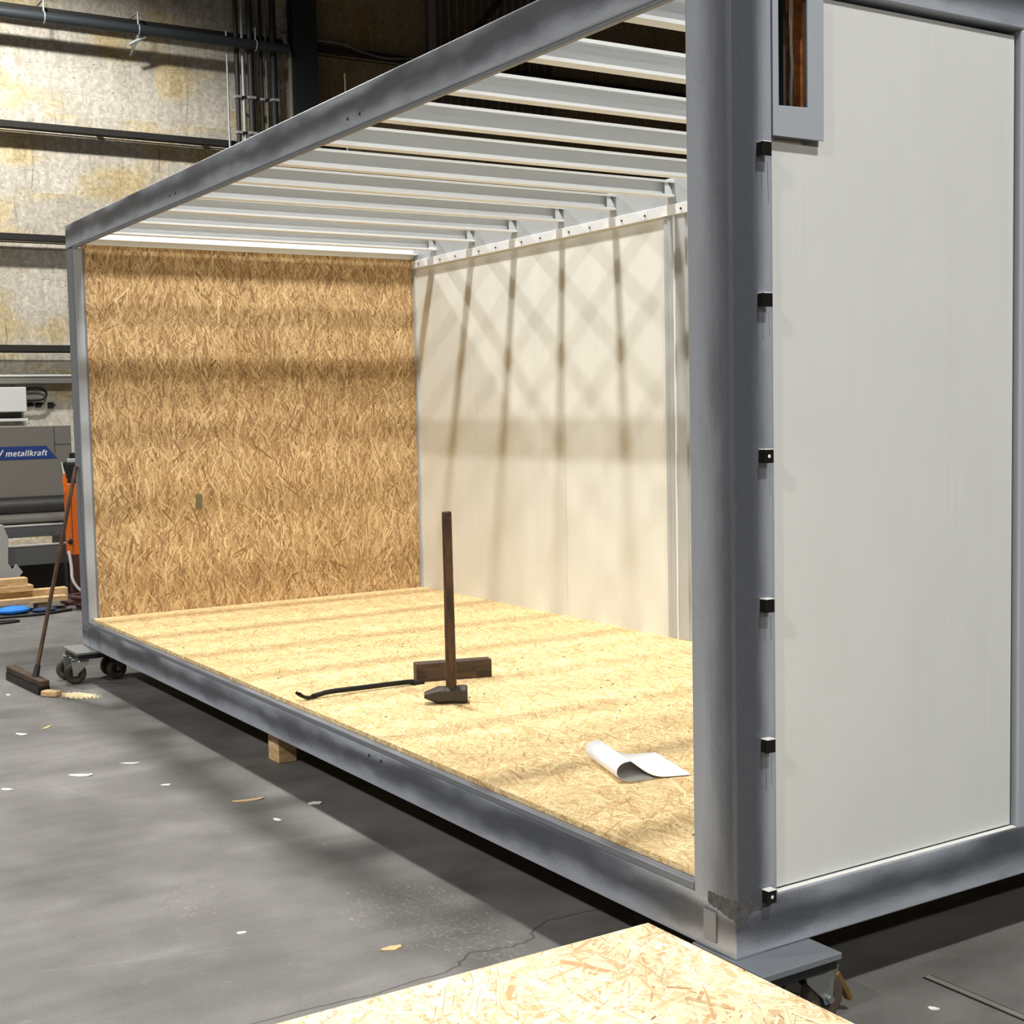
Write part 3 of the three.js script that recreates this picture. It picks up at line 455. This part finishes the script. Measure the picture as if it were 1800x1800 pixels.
// ---------------------------------------------------------------- background by the far wall
{
  const m = thing('folding_machine', 'large grey sheet metal machine with a blue name plate by the hall wall', 'machine', [-10.3, GY, -0.45]);
  const y0 = -GY;
  part(m, 'body', extrude([[0.62, 0.0], [0.58, 0.0], [-1.4, 0.0], [-1.4, 0.63], [0.62, 0.63], [0.62, 0.12]], 0.9, 0.006).rotateY(Math.PI / 2).translate(-0.9, 0.72 + y0, 0), M.machine, 'grey painted hood');
  part(m, 'hood_seam', box(-0.004, 0.009, 1.18 + y0, 1.186 + y0, -0.62, -0.47), M.machineDark);
  part(m, 'hood_seam', box(-0.004, 0.009, 1.1 + y0, 1.345 + y0, -0.476, -0.47), M.machineDark);
  const lc = canvas(1024, 256), g = lc.getContext('2d'); g.fillStyle = 'rgb(24,56,124)'; g.fillRect(0, 0, 1024, 256); g.fillStyle = 'rgb(232,232,226)'; g.font = 'italic bold 150px sans-serif'; g.textBaseline = 'middle'; g.save(); g.translate(150, 140); const tw = g.measureText('metallkraft').width; g.scale(700 / tw, 1); g.fillText('metallkraft', 0, 0); g.restore(); g.beginPath(); g.moveTo(40, 190); g.lineTo(110, 60); g.lineTo(135, 60); g.lineTo(65, 190); g.fill();
  const pl = extrude([[-0.045, 0], [0.492, 0], [0.395, 0.118], [-0.01, 0.118]], 0.003); { const p = pl.attributes.position, uv = pl.attributes.uv; for (let i = 0; i < p.count; i++) uv.setXY(i, (p.getX(i) + 0.045) / 0.537, p.getY(i) / 0.118); }
  part(m, 'name_plate', pl.rotateY(Math.PI / 2).translate(0.008, 1.056 + y0, 0), std({ map: tex(lc, true, false), roughness: 0.5 }), 'blue name plate with white lettering');
  part(m, 'roller', cyl(0.085, 0.085, 1.95, 28).rotateX(Math.PI / 2).translate(0.02, 0.635 + y0, 0.4), M.machineDark, 'dark round bending roller');
  part(m, 'roller', cyl(0.05, 0.05, 1.95, 24).rotateX(Math.PI / 2).translate(0.06, 0.52 + y0, 0.4), M.machine);
  part(m, 'side_frame', box(-0.6, 0.02, 0, 0.72 + y0, -0.60, -0.56, 0.006), M.machineDark); part(m, 'side_frame', box(-0.6, 0.02, 0, 0.72 + y0, 1.34, 1.38, 0.006), M.machineDark);
  part(m, 'base', box(-0.75, 0.0, 0, 0.14 + y0, -0.55, 1.33, 0.01), M.machineDark);
  const tr = (yb, yt, x1, z0) => { const t = part(m, 'tray', box(x1 - 0.02, x1, yb + y0, yt + y0, z0, 1.2, 0.003), M.tray, 'grey metal tray'); part(t, 'tray_floor', box(x1 - 0.4, x1 - 0.018, yb + y0, yb + 0.012 + y0, z0, 1.2), M.tray); part(t, 'tray_side', box(x1 - 0.4, x1 - 0.018, yb + 0.01 + y0, yt + y0, z0, z0 + 0.012), M.tray); part(t, 'tray_rim', box(x1 - 0.022, x1 + 0.008, yt + y0 - 0.004, yt + 0.012 + y0, z0, 1.2, 0.003), M.galv); };
  tr(0.36, 0.46, 0.14, -0.54); tr(0.13, 0.30, 0.36, -0.50);
  part(m, 'motor', merge(box(-0.2, 0.06, 0.78 + y0, 1.02 + y0, -0.72, -0.54, 0.03), box(-0.12, 0.02, 1.04 + y0, 1.10 + y0, -0.70, -0.6, 0.015)), M.black, 'black motor housing');
  part(m, 'motor_cap', box(-0.15, 0.05, 1.01 + y0, 1.05 + y0, -0.71, -0.57, 0.01), M.galv);
  part(m, 'chute', extrude([[-0.5, 0.52], [-0.10, 0.50], [-0.06, 0.39], [-0.07, 0.16], [-0.03, 0.10], [0.0, 0.15], [0.05, 0.08], [-0.01, 0.0], [-0.1, -0.02], [-0.5, -0.02]], 0.02, 0.004).rotateY(Math.PI / 2).translate(0.385, y0, 0), M.galv, 'bent bright sheet metal chute');

  const o = thing('jack_column', 'orange steel jack column with a white hose beside the grey machine', 'jack', [-9.6, GY, -0.868]);
  part(o, 'column', box(-0.05, 0.05, 0.43, 1.05, -0.045, 0.045, 0.006), M.orange, 'orange upright');
  part(o, 'column_slot', box(0.048, 0.052, 0.45, 0.95, 0.008, 0.014), M.redBrown);
  part(o, 'rod', merge(bar([0, 0.98, 0.04], [0, 1.14, 0.045], 0.02, 0.014), cyl(0.022, 0.022, 0.05, 14).translate(0, 1.07, 0.042)), M.orange);
  part(o, 'tip', bar([0, 1.13, 0.045], [0, 1.24, 0.065], 0.01, 0.004), M.hose); part(o, 'knob', new THREE.SphereGeometry(0.022, 14, 10).translate(0.055, 0.55, 0.035), M.cable);
  part(o, 'leg', box(-0.045, 0.045, 0.03, 0.435, -0.05, 0.03, 0.005), M.redBrown); part(o, 'foot', box(-0.12, 0.12, 0, 0.032, -0.2, 0.1, 0.006), M.redBrown);
  part(o, 'hose', tube([[0.06, 0.47, 0.05], [0.065, 0.33, 0.035], [0.07, 0.22, 0.03], [0.08, 0.13, -0.02], [0.1, 0.09, -0.09]], 0.013, 40, 10), M.hose, 'white hose');

  // boards on the floor in front of the machine
  const plank = (x, y, z0, z1, w, h, label, ry = 0) => single('plank', box(-w / 2, w / 2, 0, h, -(z1 - z0) / 2, (z1 - z0) / 2, 0.003, 0.5), M.paleWood, label, 'plank', [x, GY + y, (z0 + z1) / 2], ry, undefined);
  single('support_block', box(-0.09, 0.09, 0, 0.07, -0.05, 0.05, 0.003, 0.4), M.paleWood, 'short block under the bottom planks, beside the blue rag', 'block', [-9.42, GY, -0.54]);
  single('support_block', box(-0.09, 0.09, 0, 0.07, -0.05, 0.05, 0.003, 0.4), M.paleWood, 'short block under the planks at the far side of the pile', 'block', [-9.42, GY, 0.6]);
  plank(-9.36, 0.07, -0.73, 0.9, 0.12, 0.045, 'lowest pale plank of the pile in front of the machine'); plank(-9.5, 0.07, -0.77, 0.9, 0.12, 0.095, 'thick pale plank behind the lowest one in the pile');
  plank(-9.47, 0.165, -0.475, 0.9, 0.14, 0.05, 'second plank from the top of the pile in front of the machine'); plank(-9.5, 0.215, -0.44, 0.9, 0.12, 0.06, 'topmost pale plank of the pile in front of the machine');
  const rag = new THREE.SphereGeometry(0.1, 24, 12); { const p = rag.attributes.position; for (let i = 0; i < p.count; i++) { const x = p.getX(i), y = p.getY(i), z = p.getZ(i), k = 1 + 0.25 * (noise(x * 30, z * 30, 5) - 0.5); p.setXYZ(i, x * k, Math.max(0, y * 0.35 * k + 0.03), z * k * 1.3); } rag.computeVertexNormals(); }
  single('rag', rag, M.blue, 'bright blue rag on the concrete in front of the planks', 'rag', [-9.28, GY, -0.28]);
  single('rag', rag.clone().scale(0.6, 0.6, 0.8), M.navy, 'dark blue rag on the concrete under the plank ends', 'rag', [-9.24, GY, -0.52]);
  single('cable', tube([[-9.02, GY + 0.012, 0.4], [-9.03, GY + 0.012, -0.1], [-9.03, GY + 0.012, -0.46], [-9.14, GY + 0.012, -0.72]], 0.012, 80, 8), M.cable, 'black cable running along the floor in front of the planks', 'cable');
  single('cable', tube([[-8.72, GY + 0.01, 0.3], [-8.72, GY + 0.01, -0.05], [-8.76, GY + 0.01, -0.2], [-8.82, GY + 0.01, -0.19], [-8.83, GY + 0.01, 0.0], [-8.86, GY + 0.01, 0.3]], 0.01, 70, 8), M.cable, 'black cable loop lying on open concrete', 'cable');
  const coil = thing('cable_coil', 'dark red-brown coil of cable behind the far corner post', 'cable', [-9.2, GY, -0.92]);
  for (let k = 0; k < 4; k++) part(coil, 'turn', new THREE.TorusGeometry(0.13 + 0.012 * (k % 2), 0.017, 10, 40).rotateX(Math.PI / 2).translate(0.01 * (k % 2), 0.017 + 0.031 * k, 0.012 * k), M.redBrown);
  // wall fittings
  const pp = thing('wall_pipe', 'thick dark grey pipe running along the hall wall above the rails', 'pipe');
  part(pp, 'pipe_run', bar([HX0 + 0.36, 5.615, 6], [HX0 + 0.36, 5.615, -4.3], 0.055, 0.055, 24), M.pipe); 
  for (const z of [-2.55, -1.55, 0.5, 2.5, -3.9]) { const q = part(pp, 'pipe_hanger', merge(bar([HX0 + 0.36, 5.67, z], [HX0 + 0.36, 5.80, z], 0.01), bar([HX0, 5.8, z], [HX0 + 0.37, 5.8, z], 0.012)), M.galv); part(q, 'clamp', new THREE.TorusGeometry(0.058, 0.008, 8, 30).translate(HX0 + 0.36, 5.615, z), M.galv); }
  part(pp, 'bracket', merge(bar([HX0 + 0.02, 5.42, -2.55], [HX0 + 0.36, 5.56, -2.55], 0.018), bar([HX0 + 0.30, 5.46, -2.46], [HX0 + 0.34, 5.56, -2.64], 0.018)), M.galv);
  const bl = thing('bent_elbow', 'pale pipe elbow curving into the dark column', 'pipe'); part(bl, 'elbow', tube([[HX0 + 0.36, 5.80, -4.25], [HX0 + 0.30, 5.74, -4.28], [HX0 + 0.30, 5.6, -4.335], [HX0 + 0.30, 5.2, -4.345], [HX0 + 0.30, 4.3, -4.345]], 0.03, 40, 12), M.machine);
  const col = thing('steel_column', 'dark I-section steel column against the hall wall', 'column', [0, GY, 0]);
  part(col, 'flange', box(HX0 + 0.30, HX0 + 0.33, 0, HY1 - GY, -4.68, -4.38, 0.003), M.column); part(col, 'web', box(HX0 + 0.02, HX0 + 0.30, 0, HY1 - GY, -4.54, -4.52), M.column);
  part(col, 'flange', box(HX0 + 0.135, HX0 + 0.155, 0, HY1 - GY, -4.68, -4.38, 0.003), M.column);
  const zs = [[-3.585, 0.012, 'galv', 0.10], [-3.70, 0.028, 'machineDark', 0.06], [-3.775, 0.02, 'galv', 0.04], [-3.86, 0.038, 'machineDark', 0.07], [-3.935, 0.016, 'machine', 0.05], [-4.0, 0.02, 'railSteel', 0.05], [-4.062, 0.012, 'machine', 0.06], [-4.14, 0.04, 'column', 0.08]];
  zs.forEach(([z, r, mt, o2], i) => { const c = thing('conduit', ['thin bright rod hanging down the hall wall apart from the conduits', 'dark conduit next to the thin bright rod', 'slim bright conduit among dark ones on the hall wall', 'widest dark conduit in the bundle on the hall wall', 'slim grey conduit beside the widest dark one', 'brown conduit in the middle of the bundle near the column', 'thin grey conduit second from the column', 'black conduit nearest the dark column'][i], 'conduit'); part(c, 'pipe', bar([HX0 + 0.22 + r + o2 * 0.3, 0.9, z], [HX0 + 0.22 + r + o2 * 0.3, i ? 8.4 : 5.75, z + 0.0], r, r, 14), M[mt]); for (const y of [3.9, 4.62, 5.02]) if (i) part(c, 'clip', box(HX0 + 0.2, HX0 + 0.225 + 2 * r + o2 * 0.3, y, y + 0.03, z - r - 0.006, z + r + 0.006, 0.003), i % 2 ? M.galv : M.darkSteel); });
  const br = thing('wall_brace', 'diagonal dark steel brace on the hall wall right of the column', 'brace'); part(br, 'strut', bar([HX0 + 0.35, 5.2, -6.0], [HX0 + 0.35, 7.2, -7.75], 0.04), M.machineDark); part(br, 'gusset', box(HX0 + 0.3, HX0 + 0.34, 5.55, 5.75, -6.5, -6.3, 0.003), M.machine); part(br, 'upright', box(HX0 + 0.26, HX0 + 0.33, 5.6, 8.4, -6.28, -6.2, 0.004), M.machine);
  const sg = thing('hanging_cable', 'slack grey cable sagging along the dark hall wall', 'cable'); part(sg, 'cable_run', tube([[HX0 + 0.3, 5.78, -4.7], [HX0 + 0.3, 5.78, -5.0], [HX0 + 0.3, 5.72, -5.25], [HX0 + 0.3, 5.68, -5.6], [HX0 + 0.3, 5.74, -6.1]], 0.012, 50, 8), M.machine);
  const ro = thing('wall_rod', 'pale upright rod on the dark hall wall right of the column', 'rod'); part(ro, 'rod', bar([HX0 + 0.2, 4.4, -5.09], [HX0 + 0.2, 5.46, -5.08], 0.012), M.hose); part(ro, 'rod_bracket', box(HX0, HX0 + 0.2, 4.9, 4.92, -5.1, -5.07), M.galv);
  const ct = thing('cable_tray', 'grey perforated cable tray along the hall wall above the machine', 'tray'); part(ct, 'tray_channel', box(HX0 + 0.001, HX0 + 0.16, 1.80, 1.885, -3.6, 4, 0.004), M.machine); part(ct, 'tray_rim', box(HX0 + 0.15, HX0 + 0.17, 1.875, 1.895, -3.6, 4, 0.003), M.hose);
  const wc = thing('wall_cabinet', 'light grey cabinet on the hall wall under the cable tray', 'cabinet'); part(wc, 'case', box(HX0 + 0.001, HX0 + 0.35, 1.5, 1.76, -1.2, 0.2, 0.01), M.hose); part(wc, 'shelf_edge', box(HX0 + 0.001, HX0 + 0.38, 1.40, 1.43, -1.2, 0.2, 0.004), M.hose); part(wc, 'shaded_gap_strip', box(HX0 + 0.001, HX0 + 0.04, 1.43, 1.5, -1.2, 0.2), M.machine);  // strip over the shelf edge coloured darker for the shaded gap
  const cl = thing('cord_loop', 'black cord looped on the hall wall beside the grey cabinet', 'cord'); part(cl, 'cord', tube([[HX0 + 0.1, 1.74, -1.19], [HX0 + 0.1, 1.745, -1.40], [HX0 + 0.1, 1.70, -1.46], [HX0 + 0.1, 1.64, -1.43], [HX0 + 0.1, 1.62, -1.2]], 0.014, 40, 8), M.cable);
  [['dark pliers hung on the hall wall, next to the cabinet', -1.30], ['dark spanner hung on the hall wall between pliers and clamp', -1.39], ['dark clamp hung on the hall wall near the container post', -1.52]].forEach(([label, z], i) => single('hand_tool', merge(box(-0.01, 0.01, 0, 0.05 + 0.01 * i, -0.035, 0.035, 0.008), box(-0.012, 0.012, 0.03, 0.045, -0.055, 0.03, 0.005)), M.cable, label, 'tool', [HX0 + 0.0125, 1.56 - 0.012 * i, z]));
}
for (const o of [...scene.children]) if (/^(wall_pipe|bent_elbow|conduit|wall_brace|hanging_cable|wall_rod|cable_tray|wall_cabinet|cord_loop)/.test(o.name)) onWall(o); else if (/^steel_column/.test(o.name)) onWall(o, true); else if (/^hand_tool/.test(o.name)) { o.position.y = WY(o.position.y); o.position.z = WZ(o.position.z); }
renderer.render(scene, camera);
